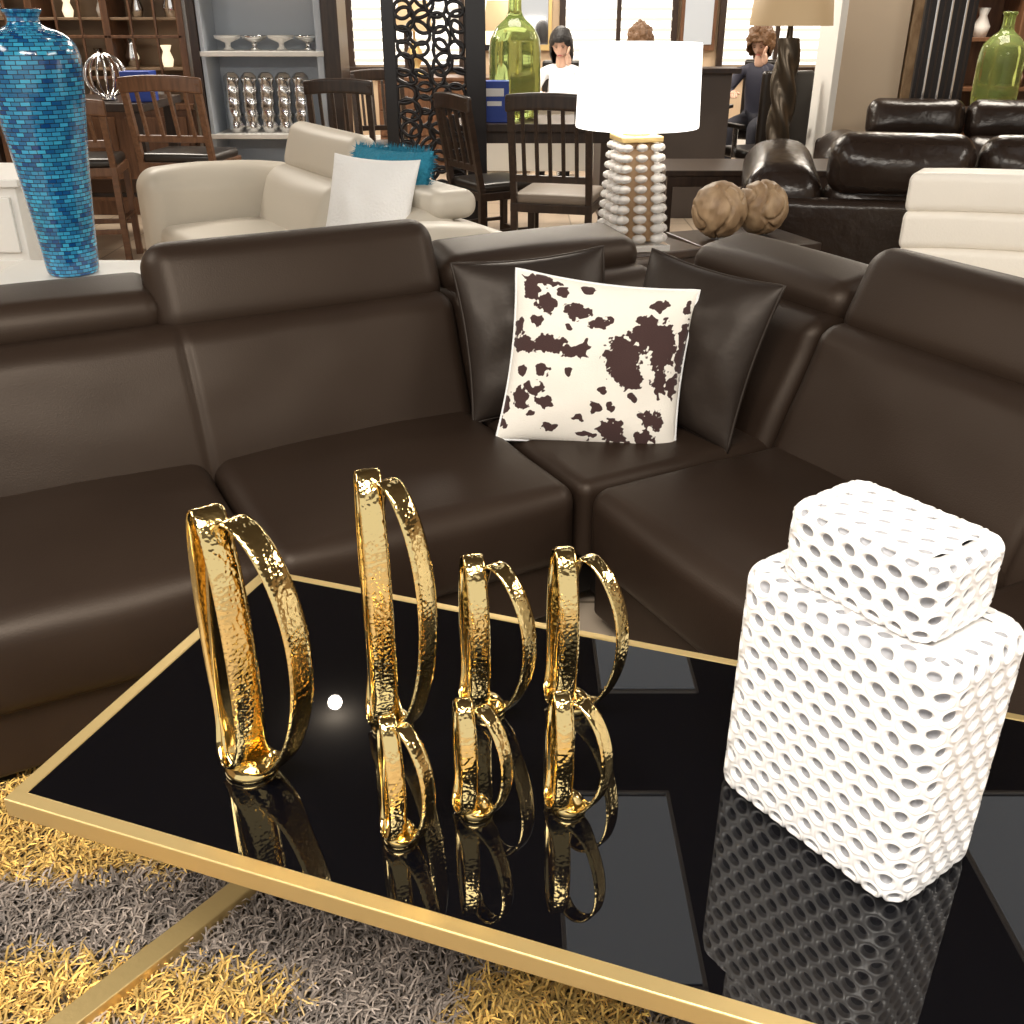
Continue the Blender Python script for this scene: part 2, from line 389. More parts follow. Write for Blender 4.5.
def sculpture(name,x,y,H,WA,WB,w,yawA,yawB,seed,offA=(0,0),shB=0):
    P=empty(name,(x,y,.5005))
    hoop('hoop_a',WA,H,w,.005,'A',seed,P,(offA[0],offA[1],.003),yawA)
    hoop('hoop_b',WB,H*.99,w*.92,.005,'B',seed+5,P,(offA[0]*.3+shB,0,.003),yawB)
    rr=w*.72+.005
    lathe('foot',[(0,0),(rr,0),(rr*1.03,.004),(rr*.98,.010),(rr*.80,.017),(rr*.55,.024),(0,.027)],M_goldin,P,(offA[0]*.2+shB*.3,0,0),seg=48)
    return P
sculpture('gold_loop_sculpture',-.366,1.072,.405,.115,.160,.044,123,-38,1,(-.008,.0),.004)
sculpture('gold_loop_sculpture.001',-.176,1.160,.415,.115,.125,.036,104,-48,2,(-.012,0))
sculpture('gold_loop_sculpture.002',-.034,1.199,.265,.10,.112,.032,102,-46,3,(-.021,0))
sculpture('gold_loop_sculpture.003',.0970,1.211,.270,.10,.112,.032,98,-46,4,(-.023,0))
sculpture('gold_loop_sculpture.004',-.142,.9386,.190,.07,.078,.024,108,-46,5,(-.008,0))
sculpture('gold_loop_sculpture.005',-.0453,.9847,.180,.07,.076,.024,102,-46,6,(-.015,0))
sculpture('gold_loop_sculpture.006',.0782,.992,.185,.072,.078,.025,98,-46,7,(-.016,0))

# ------------------------------------------------------------ white perforated jar
J=empty('perforated_ceramic_jar',(.434,.984,.501),126)
def hexcell(Vv,Ff,Fm,mapf,cx,cy,a,b_,ylo,yhi,first,last,jit,dep=.014):
    hexp=[(0,2*b_/3),(a/2,b_/3),(a/2,-b_/3),(0,-2*b_/3),(-a/2,-b_/3),(-a/2,b_/3)]
    outer=[]
    for i in range(6):
        p=hexp[i];q=hexp[(i+1)%6]; outer.append(p); outer.append(((p[0]+q[0])/2,(p[1]+q[1])/2))
    n=12; base=len(Vv)
    sx=a*(.34+jit[0]); sy=b_*(.38+jit[1])
    for ring in range(5):
        for (ox,oy) in outer:
            ang=math.atan2(ox/ sx, oy/ sy)
            ex,ey=sx*math.sin(ang),sy*math.cos(ang)
            if ring==0:
                y=cy+oy
                if first and oy<-b_*.3: y=ylo
                if last and oy>b_*.3: y=yhi
                Vv.append(mapf(cx+ox,y,0))
            elif ring==1: Vv.append(mapf(cx+(ox*.35+ex*1.22*.65),cy+(oy*.35+ey*1.22*.65),.0022))
            elif ring==2: Vv.append(mapf(cx+ex,cy+ey,.0008))
            elif ring==3: Vv.append(mapf(cx+ex*.90,cy+ey*.90,-.004))
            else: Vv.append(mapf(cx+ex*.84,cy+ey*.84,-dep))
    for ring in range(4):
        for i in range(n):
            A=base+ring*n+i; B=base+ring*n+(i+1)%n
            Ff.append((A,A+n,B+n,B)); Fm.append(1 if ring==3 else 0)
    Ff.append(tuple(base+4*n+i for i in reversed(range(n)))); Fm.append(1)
def rrpath(hx,hy,r):
    Lx=2*(hx-r);Ly=2*(hy-r);La=math.pi*r/2
    tot=2*Lx+2*Ly+4*La
    parts=[('l',(hx-r,-(hy-r)),(hx-r,hy-r),(1,0),Ly),('c',(hx-r,hy-r),0,None,La),('l',(hx-r,hy-r),(-(hx-r),hy-r),(0,1),Lx),('c',(-(hx-r),hy-r),90,None,La),
           ('l',(-(hx-r),hy-r),(-(hx-r),-(hy-r)),(-1,0),Ly),('c',(-(hx-r),-(hy-r)),180,None,La),('l',(-(hx-r),-(hy-r)),(hx-r,-(hy-r)),(0,-1),Lx),('c',(hx-r,-(hy-r)),270,None,La)]
    def f(t):
        t%=tot
        for kd,p,q,nn,L in parts:
            if t<=L:
                if kd=='l':
                    g=t/L; return (p[0]+(q[0]-p[0])*g,p[1]+(q[1]-p[1])*g),nn
                an=R(q)+t/L*math.pi/2; return p,(math.cos(an),math.sin(an))
            t-=L
        return (hx-r,-(hy-r)),(1,0)
    return f,tot
def finish(o,Fm):
    o.data.materials.append(M_holes)
    o.data.polygons.foreach_set('material_index',Fm)
    bm=bmesh.new(); bm.from_mesh(o.data); bmesh.ops.remove_doubles(bm,verts=bm.verts,dist=.0003); bm.to_mesh(o.data); bm.free()
    md=o.modifiers.new('s','SUBSURF'); md.render_levels=1; md.levels=1
def perf_block(name,hx,hy,r,z0,H,rt,inset,P,a0=.0285,b0=.0245,bot=.010):
    f,tot=rrpath(hx,hy,r)
    ncol=round(tot/a0); a=tot/ncol
    Lv=H-rt-bot; La=math.pi*rt/2; Lb=math.pi*bot/2
    T_=Lb+Lv+La+inset
    nrow=round(T_/b0); b_=T_/(nrow+.33)
    def mapf(u,v,d):
        (cx,cy),(nx,ny)=f(u)
        if v<Lb:
            an=(v/Lb)*math.pi/2; o=-bot+bot*math.sin(an); z=bot-bot*math.cos(an); no,nz=math.sin(an),-math.cos(an)
        elif v<Lb+Lv: o=0; z=bot+v-Lb; no,nz=1,0
        elif v<Lb+Lv+La:
            an=(v-Lb-Lv)/La*math.pi/2; o=-rt+rt*math.cos(an); z=H-rt+rt*math.sin(an); no,nz=math.cos(an),math.sin(an)
        else: o=-rt-(v-Lb-Lv-La); z=H; no,nz=0,1
        o+=no*d; z+=nz*d
        rad=r+o
        return (cx+nx*rad,cy+ny*rad,z0+z)
    V=[];F=[];Fm=[]
    for j in range(nrow):
        for i in range(ncol):
            cx=i*a+(j%2)*a/2; cy=b_*.66+j*b_
            hexcell(V,F,Fm,mapf,cx,cy,a,b_,0,T_,j==0,j==nrow-1,(random.uniform(-.05,.05),random.uniform(-.04,.05)))
    o=mk(name,V,F,M_white,P); finish(o,Fm)
    return o
def perf_plate(name,hx,hy,r,z,P,a0=.0285,b0=.0245):
    nc=max(2,round(2*hx/a0)); a=2*hx/(nc+.5); nr=round(2*hy/b0); b_=2*hy/(nr+.33)
    V=[];F=[];Fm=[]
    def mapf(u,v,d):
        x=max(-hx,min(hx,u-hx)); y=max(-hy,min(hy,v-hy))
        qx=max(-(hx-r),min(hx-r,x)); qy=max(-(hy-r),min(hy-r,y)); dx,dy=x-qx,y-qy; l=math.hypot(dx,dy)
        if l>r: x=qx+dx*r/l; y=qy+dy*r/l
        return (x,y,z+d)
    for j in range(nr):
        for i in range(nc):
            cx=a/2+i*a+(j%2)*a/2; cy=b_*.66+j*b_
            hexcell(V,F,Fm,mapf,cx,cy,a,b_,0,2*hy,j==0,j==nr-1,(random.uniform(-.05,.05),random.uniform(-.05,.05)),.012)
    o=mk(name,V,F,M_white,P); finish(o,Fm)
    # narrow rim that closes the border between top plate and lid shoulder
    rim=[]; rf=[]; f,tot=rrpath(hx+.004,hy+.004,r+.004); K=80
    for i in range(K):
        (cx,cy),(nx,ny)=f(tot*i/K)
        for off,zz in ((.004+r,-.006),(.004+r,-.0005),(r-.010,-.0005),(r-.010,-.006)): rim.append((cx+nx*off,cy+ny*off,z+zz))
    for i in range(K):
        A=i*4; B=((i+1)%K)*4
        for q in range(4): rf.append((A+q,A+(q+1)%4,B+(q+1)%4,B+q))
    mk(name+'_rim',rim,rf,M_white,P)
    return o
perf_block('body',.146,.086,.038,0,.340,.018,.018,J)
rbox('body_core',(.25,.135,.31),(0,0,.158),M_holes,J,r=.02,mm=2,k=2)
rbox('shoulder',(.23,.115,.01),(0,0,.332),M_white,J,r=.004,mm=2,k=2)
lathe('neck',[(0,.325),(.060,.325),(.060,.352),(0,.352)],M_white,J,seg=32)
perf_block('lid',.103,.069,.03,.344,.095,.014,.004,J)
perf_plate('lid_top',.089,.055,.02,.439,J)
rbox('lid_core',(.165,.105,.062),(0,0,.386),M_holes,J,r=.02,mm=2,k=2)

# ------------------------------------------------------------ shag rug
def rug():
    P=empty('shag_rug',(0,0,0))
    box('backing',(2.5,1.65,.012),(-.40,1.0,.006),mat('rug_backing',(.12,.09,.06),.9),P)
    rnd=random.Random(11)
    blobs=[(-.86,1.42,.36,.13),(-.95,1.62,.3,.12),(-.80,1.06,.22,.08),(-.50,1.05,.14,.065),(.06,1.04,.16,.10),(-.2,.80,.3,.1),(-1.4,1.2,.2,.15),(.5,1.2,.3,.15),(.3,.6,.25,.1),(-.9,.7,.3,.1),(-.1,1.45,.25,.12)]
    V=[];F=[];C=[]
    x0,x1,y0,y1=-1.65,.85,.20,1.82
    N=90000
    ca_,sa_=math.cos(R(AN)),math.sin(R(AN))
    for i in range(N):
        x=rnd.uniform(x0,x1); y=rnd.uniform(y0,y1)
        rx,ry=x-O[0],y-O[1]; s_=rx*ca_+ry*sa_; t_=-rx*sa_+ry*ca_
        if (t_>.06 and s_<.1) or s_>.06: continue
        nz=noise.noise(Vector((x*9,y*9,4)))
        g=-1
        for bx,by,bw,bh in blobs:
            d=((x-bx)/bw)**2+((y-by)/bh)**2
            g=max(g,1-d)
        g=.5+.35*(g+.6*nz)
        L=rnd.uniform(.040,.070); az=rnd.uniform(0,2*math.pi)+noise.noise(Vector((x*5,y*5,9)))*2
        ld=rnd.uniform(.35,1.0); dx,dy=math.cos(az),math.sin(az)
        hw=.0016
        wx,wy=-dy*hw,dx*hw
        curl=rnd.uniform(-.012,.012)
        base=len(V); rn=rnd.random()
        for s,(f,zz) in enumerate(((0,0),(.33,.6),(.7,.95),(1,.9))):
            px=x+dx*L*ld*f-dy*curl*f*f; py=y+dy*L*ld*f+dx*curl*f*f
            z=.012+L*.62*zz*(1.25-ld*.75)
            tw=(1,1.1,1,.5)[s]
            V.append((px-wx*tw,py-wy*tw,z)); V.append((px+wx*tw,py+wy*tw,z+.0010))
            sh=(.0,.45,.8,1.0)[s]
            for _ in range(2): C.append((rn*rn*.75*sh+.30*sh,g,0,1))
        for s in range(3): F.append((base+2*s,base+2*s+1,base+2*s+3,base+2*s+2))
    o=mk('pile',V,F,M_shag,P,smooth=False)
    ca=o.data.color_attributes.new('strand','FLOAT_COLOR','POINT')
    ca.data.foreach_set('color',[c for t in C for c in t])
rug()

# ------------------------------------------------------------ mosaic vase + table
def end_table(name,loc,rz,w,d,h,m,shelf=True,top=None):
    P=empty(name,loc,rz)
    box('top',(w,d,.03),(0,0,h-.015),top or m,P)
    for sx in (-1,1):
        for sy in (-1,1): box('leg',(.035,.035,h-.03),(sx*(w/2-.03),sy*(d/2-.03),(h-.03)/2),m,P)
    if shelf: box('shelf',(w-.05,d-.05,.02),(0,0,h*.3),top or m,P)
    box('apron_f',(w-.06,.015,.06),(0,-d/2+.02,h-.06),m,P); box('apron_b',(w-.06,.015,.06),(0,d/2-.02,h-.06),m,P)
    return P
end_table('white_end_table',(-1.68,3.80,0),0,.62,.44,.55,M_silver,top=M_whitep)
V=empty('mosaic_floor_vase',(-1.69,3.80,.551))
prof=[(0,0),(.085,0),(.095,.01),(.098,.05),(.108,.2),(.124,.4),(.143,.58),(.158,.70),(.166,.80),(.166,.86),(.150,.905),(.11,.935),(.070,.95),(.054,.96),(.052,.985),(.062,1.00),(.068,1.01),(.060,1.015),(.045,1.0)]
def smoothp(p,it=2):
    for _ in range(it):
        q=[p[0]]
        for a,b_ in zip(p,p[1:]):
            q.append((a[0]*.75+b_[0]*.25,a[1]*.75+b_[1]*.25)); q.append((a[0]*.25+b_[0]*.75,a[1]*.25+b_[1]*.75))
        q.append(p[-1]); p=q
    return p
lathe('vase_body',[(r_*.99,z*.895) for r_,z in smoothp(prof)],M_mos,V,seg=48)
Cb=empty('white_side_cabinet',(-2.28,4.35,0),0)
box('carcass',(.55,.45,.78),(0,0,.43),M_whitep,Cb); box('top',(.6,.5,.03),(0,0,.835),M_whitep,Cb)
for q in range(3): box('drawer_%d'%q,(.5,.02,.22),(0,-.235,.17+q*.25),M_whitep,Cb); 
for q in range(3): lathe('knob_%d'%q,[(0,0),(.012,0),(.015,.02),(0,.025)],M_silver,Cb,(0,-.245,.17+q*.25),(R(90),0,0),seg=12)
for q in range(4): box('foot_%d'%q,(.05,.05,.05),((-1 if q%2 else 1)*.24,(-1 if q//2 else 1)*.19,.025),M_whitep,Cb)

# ------------------------------------------------------------ lamp on end table
end_table('sofa_end_table',(.43,3.72,0),AN,.40,.40,.68,M_dwood)
Lm=empty('table_lamp',(.435,3.66,.681),12)
box('base_plate',(.225,.225,.022),(0,0,.011),M_crystal,Lm)
for face in range(4):
    an=face*math.pi/2
    for c in range(3):
        for q in range(10):
            z=.042+q*.034; hw=.088-.020*(q/9); s=.0275-.005*q/9
            lx=(c-1)*hw*.78; ly=-hw
            X=lx*math.cos(an)-ly*math.sin(an); Y=lx*math.sin(an)+ly*math.cos(an)
            lathe(f'disc_{face}_{c}_{q}',[(s*math.sin(math.pi*i/6),-s*.62*math.cos(math.pi*i/6)) for i in range(7)],M_crystal,Lm,(X,Y,z),seg=12)
def taper(p):
    f=1-.25*(p.z+.17)/.34; return (p.x*f,p.y*f,p.z)
rbox('core',(.135,.135,.34),(0,0,.195),M_amber,Lm,r=.01,fn=taper,mm=3,k=2)
box('cap_block',(.15,.15,.02),(0,0,.375),M_brass,Lm)
lathe('collar',[(0,.38),(.05,.385),(.02,.395),(.012,.42),(.012,.50),(0,.50)],M_brass,Lm,seg=30)
lathe('shade',[(.212,.41),(.214,.415),(.205,.67),(.203,.675),(.200,.67),(.208,.416),(.212,.41)],M_shade,Lm,seg=56)
lathe('shade_top',[(0,.665),(.2,.665)],M_shade,Lm,seg=48)
lathe('bulb',[(0,.5),(.02,.51),(.035,.55),(.02,.59),(0,.6)],M_shade,Lm,seg=16)
# ------------------------------------------------------------ generic lounge sofa
def lounge(name,loc,rz,L,n,m,ups,depth=.9,bh=.72,armh=.60,armw=.24,seat=.43,hr=True,puff=.02,lean=.3,hs=1.0):
    P=empty(name,loc,rz)
    w=(L-2*armw)/n
    for i in range(n):
        xc=armw+w*(i+.5)
        rbox(f'seat_{i}',(w-.01,depth-.25,.20),(xc,(depth-.25)/2+.0,seat-.10),m,P,r=.06,bulge=(0,.01,puff),mm=6)
        rbox(f'back_{i}',(w-.01,.22,bh-.30),(xc,depth-.22,(bh+.30)/2),m,P,r=.08,bulge=(0,puff*1.5,0),fn=lean_fn(lean),mm=6)
        if hr:
            if ups[i]: rbox(f'headrest_{i}',(w-.01,.13*hs,.27),(xc,depth-.08,bh+.08),m,P,r=.06*hs,bulge=(0,.01+puff*.5,0),rot=(R(-18),0,0),mm=6)
            else: rbox(f'headrest_{i}',(w-.01,.22,.12),(xc,depth-.08,bh+.02),m,P,r=.055,mm=6)
    for s,x in ((0,armw/2),(1,L-armw/2)):
        rbox(f'arm_{s}',(armw,depth+.02,armh-.06),(x,depth/2-.02,(armh+.06)/2),m,P,r=.10,bulge=(0,0,.02+puff),mm=6,fn=lambda p:(p.x,p.y,p.z+.06*max(0,-p.y)))
    rbox('shell',(L-.02,.10,bh-.12),(L/2,depth-.0,(bh)/2),m,P,r=.04)
    box('plinth',(L-.06,depth-.12,.18),(L/2,depth/2+.02,.17),M_plinth,P)
    for i,(x,y) in enumerate(((.08,.08),(L-.08,.08),(.08,depth-.08),(L-.08,depth-.08))): lathe(f'foot_{i}',[(0,0),(.02,0),(.025,.08),(0,.08)],M_silver,P,(x,y,0),seg=12)
    return P
CS=lounge('cream_leather_sofa',(-2.06,5.64,0),-58,2.45,2,M_cream,[1,0],armw=.30,bh=.70,armh=.66,puff=.03,hs=1.15)
def wp(name,loc,m,yaw,lean,s=.45,seed=1):
    return pillow(name,s,s,.13,m,None,loc,yaw,lean,seed=seed)
wp('white_pillow',(-.62,4.38,.68),M_fabw,-30,20,.46)
tp=wp('teal_fringed_pillow',(-.56,4.54,.70),M_teal,-34,18,.45)
random.seed(5)
Vf=[];Ff=[]
for i in range(1500):
    t=random.random()*4; e=int(t); f=t-e; p=[(-1+2*f,-1),(1,-1+2*f),(1-2*f,1),(-1,1-2*f)][e]
    nx,ny=[(0,-1),(1,0),(0,1),(-1,0)][e]
    x,y=p[0]*.205,p[1]*.205; l=random.uniform(.02,.045); q=random.uniform(-.02,.02); zz=random.uniform(-.02,.02)
    b0=len(Vf); Vf+= [(x-.003*ny,y-.003*nx,zz*.3),(x+.003*ny,y+.003*nx,zz*.3),(x+nx*l+q*abs(ny),y+ny*l+q*abs(nx),zz)]; Ff.append((b0,b0+1,b0+2))
mk('fringe',Vf,Ff,M_teal,tp,smooth=False)

# dark recliners
RC=lounge('recliner_sofa',(3.78,5.00,0),168,2.60,3,M_recl,[1,1,1],bh=.76,armh=.80,armw=.36,puff=.06,lean=.35,hs=1.6)
RC2=lounge('recliner_sofa.001',(1.98,6.6,0),-12,2.6,3,M_recl,[1,1,1],bh=.70,armh=.66,armw=.32,puff=.06,depth=.95,hs=1.4)
# white channel sofa
WC=empty('white_channel_sofa',(2.32,3.62,0),-32)
def ch(p):
    a=p.x/1.0
    return (1.0*math.sin(a),p.y-.55*(1-math.cos(a)),p.z)
for q in range(5):
    rbox(f'channel_{q}',(1.9,.20,.139),(0,0,.31+q*.135),M_whitele,WC,r=.03,bulge=(0,.008,0),fn=ch,mm=14)
rbox('seat_cushion',(1.35,.55,.22),(0,-.45,.33),M_whitele,WC,r=.06,bulge=(0,0,.02))
box('plinth',(1.3,.6,.2),(0,-.42,.14),M_plinth,WC)
for i,(x,y) in enumerate(((.6,-.65),(-.6,-.65),(.6,-.2),(-.6,-.2))): box(f'foot_{i}',(.05,.05,.06),(x,y,.03),M_plinth,WC)
for q,x in enumerate((-.55,0,.55)): box(f'back_foot_{q}',(.06,.08,.26),(x,-.05,.13),M_plinth,WC)

end_table('dark_side_table',(.97,4.22,0),20,.50,.42,.60,M_dwood)
for i,(x,y,r_) in enumerate(((.86,4.20,.118),(1.05,4.27,.115))):
    P=empty('burl_wood_orb'+('' if i==0 else '.001'),(x,y,.602+r_*.97))
    bm=bmesh.new(); bmesh.ops.create_icosphere(bm,subdivisions=5,radius=r_)
    for v_ in bm.verts:
        d=v_.co.normalized(); k_=abs(noise.noise(d*1.3+Vector((i*7+2,0,0))))
        v_.co=d*(r_*(1-.20*max(0,.08-k_)/.08)+.005*noise.noise(d*4)-.004)
    me=bpy.data.meshes.new('orb'); bm.to_mesh(me); bm.free(); me.materials.append(M_lwood); me.polygons.foreach_set('use_smooth',[True]*len(me.polygons))
    o=bpy.data.objects.new('orb',me); sc.collection.objects.link(o); o.parent=P

end_table('console_table',(1.38,5.98,0),0,1.05,.5,.66,M_dwood)
TLm=empty('twisted_column_lamp',(1.50,5.90,.661))
lathe('base',[(0,0),(.10,0),(.10,.02),(.07,.035),(.05,.05),(0,.05)],M_bronze,TLm)
lathe('twisted_column',[(.052+.012*math.sin(i/40*math.pi),.04+i*.0155) for i in range(41)],M_bronze,TLm,seg=48,mod=lambda a,z:1+.2*math.sin(3*a+z*26))
lathe('neck',[(.02,.64),(.015,.70),(.015,.8),(0,.8)],M_bronze,TLm)
lathe('shade',[(.22,.72),(.19,1.02),(.187,1.02),(.217,.72),(.22,.72)],M_gshade,TLm,seg=40)
lathe('shade_cap',[(0,1.0),(.19,1.0)],M_gshade,TLm,seg=40)

# ------------------------------------------------------------ chairs
def chair(name,loc,rz,sh,bh,m,sm,w=.44,d=.42,slats=4):
    P=empty(name,loc,rz)
    for sx in (-1,1):
        box('front_leg',(.04,.04,sh-.04),(sx*(w/2-.02),-d/2+.02,(sh-.04)/2),m,P)
        bar('back_post',(sx*(w/2-.02),d/2-.02,0),(sx*(w/2-.02),d/2-.02,sh),.038,m,P)
        bar('back_post_up',(sx*(w/2-.02),d/2-.02,sh-.02),(sx*(w/2-.02),d/2+.07,bh),.036,m,P)
        bar('side_rail',(sx*(w/2-.02),-d/2+.02,sh*.45),(sx*(w/2-.02),d/2-.02,sh*.45),.022,m,P)
    box('front_rail',(w-.06,.022,.03),(0,-d/2+.02,sh*.35),m,P); box('back_rail',(w-.06,.022,.03),(0,d/2-.02,sh*.35),m,P)
    box('seat_frame',(w,d,.05),(0,0,sh-.045),m,P); rbox('seat_pad',(w-.02,d-.02,.06),(0,-.005,sh),sm,P,r=.025,bulge=(0,0,.012),mm=3,k=3)
    rbox('top_rail',(w+.02,.03,.09),(0,d/2+.068,bh-.02),m,P,r=.012,fn=lambda p:(p.x,p.y+.02*(1-(p.x/(w/2))**2),p.z+.015*(1-(p.x/(w/2))**2)),mm=8,k=2)
    box('low_rail',(w-.06,.022,.04),(0,d/2+.005,sh+.12),m,P)
    for i in range(slats):
        x=(-1+2*(i+.5)/slats)*(w/2-.05)
        bar(f'slat_{i}',(x,d/2+.008,sh+.13),(x,d/2+.07,bh-.05),.02,m,P)
    return P
M_seatb=mat('black_vinyl',(.02,.015,.012),.3)
chair('counter_chair',(-2.03,6.55,0),172,.64,1.08,M_mwood,M_seatb,w=.50,slats=4)
chair('counter_chair.001',(-2.66,6.45,0),190,.62,.96,M_mwood,M_seatb,w=.44)
chair('dining_chair',(.28,6.05,0),165,.48,1.02,M_dwood,mat('taupe_pad',(.22,.17,.13),.5),w=.48,d=.46,slats=5)
chair('dining_chair.001',(-1.12,7.3,0),175,.48,1.02,M_dwood,M_seatb,slats=4)
chair('dining_chair.002',(-1.0,8.4,0),20,.48,1.0,M_dwood,M_seatb)
chair('dining_chair.003',(-.12,6.5,0),120,.48,.98,M_dwood,M_seatb,slats=4)
Pt=empty('counter_table',(-2.9,7.15,0)); box('top',(1.1,.8,.05),(0,0,.90),M_dwood,Pt); 
for sx in (-1,1):
    for sy in (-1,1): box('leg',(.07,.07,.88),(sx*.48,sy*.33,.44),M_dwood,Pt)
box('shelf',(.9,.6,.03),(0,0,.35),M_dwood,Pt)
A=empty('wire_orb_decor',(-2.65,7.0,.926)); 
lathe('foot',[(0,0),(.05,0),(.05,.02),(0,.02)],M_silver,A,seg=16)
for i in range(8):
    a=math.pi*i/8; tube(f'ring_{i}',[(.13*math.cos(t)*math.cos(a),.13*math.cos(t)*math.sin(a),.15+.13*math.sin(t)) for t in [2*math.pi*j/32 for j in range(32)]],.005,M_silver,A,closed=True)
Bx=empty('gift_box',(-2.42,6.95,.926)); box('box_body',(.18,.14,.16),(0,0,.08),M_blue,Bx); box('ribbon',(.185,.02,.165),(0,0,.081),M_silver,Bx); box('lid',(.19,.15,.03),(0,0,.165),M_blue,Bx)
Rb=empty('red_bowl',(-2.55,7.3,.926)); lathe('bowl',[(0,0),(.05,0),(.11,.05),(.14,.11),(.13,.11),(.1,.05),(0,.02)],M_red,Rb,seg=28)

Dt=empty('dining_table',(.20,7.45,0)); box('top',(1.3,.68,.05),(0,0,.745),M_dwood,Dt)
for sx in (-1,1):
    for sy in (-1,1): box('leg',(.08,.08,.72),(sx*.58,sy*.27,.36),M_dwood,Dt)
box('apron',(1.16,.56,.08),(0,0,.68),M_dwood,Dt)
bprof=smoothp([(0,0),(.15,0),(.175,.03),(.18,.1),(.18,.40),(.17,.47),(.12,.54),(.06,.58),(.045,.62),(.045,.70),(.055,.71),(.055,.73),(.04,.73)],2)
def rib(a,z): return 1+.012*math.sin(z*90)
G=empty('green_glass_bottle',(.02,7.55,.771)); lathe('glass',[(r_,z*1.1) for r_,z in bprof],M_green,G,seg=36,mod=rib)
Bc=empty('brochure_box',(-.12,7.26,.771)); box('card',(.20,.12,.26),(0,0,.13),M_blue,Bc); box('label',(.13,.004,.05),(0,-.062,.19),M_paper,Bc); box('label_2',(.10,.004,.03),(0,-.062,.12),M_paper,Bc)
G2=empty('green_glass_bottle.001',(3.62,8.0,.791)); lathe('glass',[(r_*.9,z*.9) for r_,z in bprof],M_green,G2,seg=36,mod=rib)
end_table('sofa_console_table',(3.9,8.0,0),0,1.3,.5,.79,M_dwood)

# ------------------------------------------------------------ carved screen
Sc=empty('carved_room_screen',(-.50,7.0,0),4)
w_,h_=.66,2.1
box('stile_l',(.08,.04,h_),(-w_/2+.04,0,h_/2),M_black,Sc); box('stile_r',(.13,.04,h_),(w_/2-.065,0,h_/2),M_black,Sc)
box('rail_b',(w_,.04,.10),(0,0,.05),M_black,Sc); box('rail_t',(w_,.04,.08),(0,0,h_-.04),M_black,Sc)
random.seed(4); k=0
xl,xr=-w_/2+.08,w_/2-.13
z=.12
while z<2.0:
    for c in range(4):
        cx=xl+(c+.5)*(xr-xl)/4+random.uniform(-.02,.02); cz=z+random.uniform(-.02,.02); rx=random.uniform(.045,.085); rz_=random.uniform(.035,.07); tl=random.uniform(0,3.14)
        pts=[]
        for j in range(28):
            t=2*math.pi*j/28; px=rx*math.cos(t); pz=rz_*math.sin(t)
            X=cx+px*math.cos(tl)-pz*math.sin(tl); Z=cz+px*math.sin(tl)+pz*math.cos(tl)
            pts.append((max(xl,min(xr,X)),(.005 if k%2 else -.005),max(.1,min(2.02,Z))))
        tube(f'loop_{k}',pts,.0135,M_black,Sc,closed=True,res=1); k+=1
    z+=.085
# ------------------------------------------------------------ bookcase
Bk=empty('display_bookcase',(-1.82,8.15,0))
bw=1.0
box('side_l',(.06,.42,2.2),(-bw/2,0,1.1),M_dwood,Bk); box('side_r',(.12,.42,2.2),(bw/2,0,1.1),M_dwood,Bk)
box('inner_r',(.05,.36,2.2),(bw/2-.09,-.01,1.1),M_greyblue,Bk); box('inner_l',(.03,.36,2.2),(-bw/2+.05,-.01,1.1),M_greyblue,Bk)
box('back',(bw,.02,2.2),(0,.2,1.1),M_greyblue,Bk)
for i,z in enumerate((.08,.60,1.17,1.65,2.18)): box(f'shelf_{i}',(bw-.05,.40,.035),(0,0,z),M_whitep if i in(1,2) else M_dwood,Bk)
box('drawer',(bw-.22,.02,.22),(-.02,-.2,.26),M_dwood,Bk)
box('light_strip',(bw-.3,.03,.015),(0,.1,1.62),M_warm,Bk)
for i in range(5):
    lathe(f'silver_vase_{i}',[(0,0),(.05,0)]+[(.055+.004*math.sin(j*1.6),.02+j*.021) for j in range(19)]+[(.03,.42)],M_silver,Bk,(-.30+i*.13,-.05,.618),seg=32,mod=lambda a,z:1+.12*math.sin(4*a+z*30)*math.sin(z*44))
for i in range(4): lathe(f'dish_{i}',[(0,0),(.05,0),(.02,.02),(.02,.05),(.09,.08),(.1,.10),(.09,.10),(0,.06)],M_silver if i%2 else M_whitep,Bk,(-.3+i*.2,-.03,1.19),seg=20)
for i in range(3): lathe(f'low_bowl_{i}',[(0,0),(.05,0),(.09,.06),(.1,.1),(.08,.09),(0,.03)],M_silver,Bk,(-.25+i*.24,-.05,.10),seg=20)

Cc=empty('china_cabinet',(-3.55,8.3,0))
cw=2.2
box('back',(cw,.03,2.2),(0,.2,1.1),M_cab_in,Cc); box('base',(cw,.46,.78),(0,0,.39),M_mwood,Cc); box('counter',(cw+.06,.5,.04),(0,0,.80),M_mwood,Cc)
for i in range(5):
    box(f'post_{i}',(.055,.40,2.2),(-cw/2+i*cw/4,0,1.1),M_mwood,Cc)
for i in range(4):
    x=-cw/2+(i+.5)*cw/4
    box(f'base_door_{i}',(cw/4-.08,.02,.62),(x,-.235,.42),M_mwood,Cc)
    for q in range(3): box(f'mull_h_{i}_{q}',(cw/4,.02,.022),(x,-.19,1.0+q*.28),M_mwood,Cc)
    for q in range(2): box(f'mull_v_{i}_{q}',(.018,.02,1.3),(x-.09+.18*q,-.19,1.5),M_mwood,Cc)
for q in range(3): box(f'shelf_{q}',(cw,.34,.02),(0,0,1.06+q*.34),M_cab_in,Cc)
box('crown',(cw+.1,.5,.1),(0,0,2.22),M_mwood,Cc)
random.seed(8)
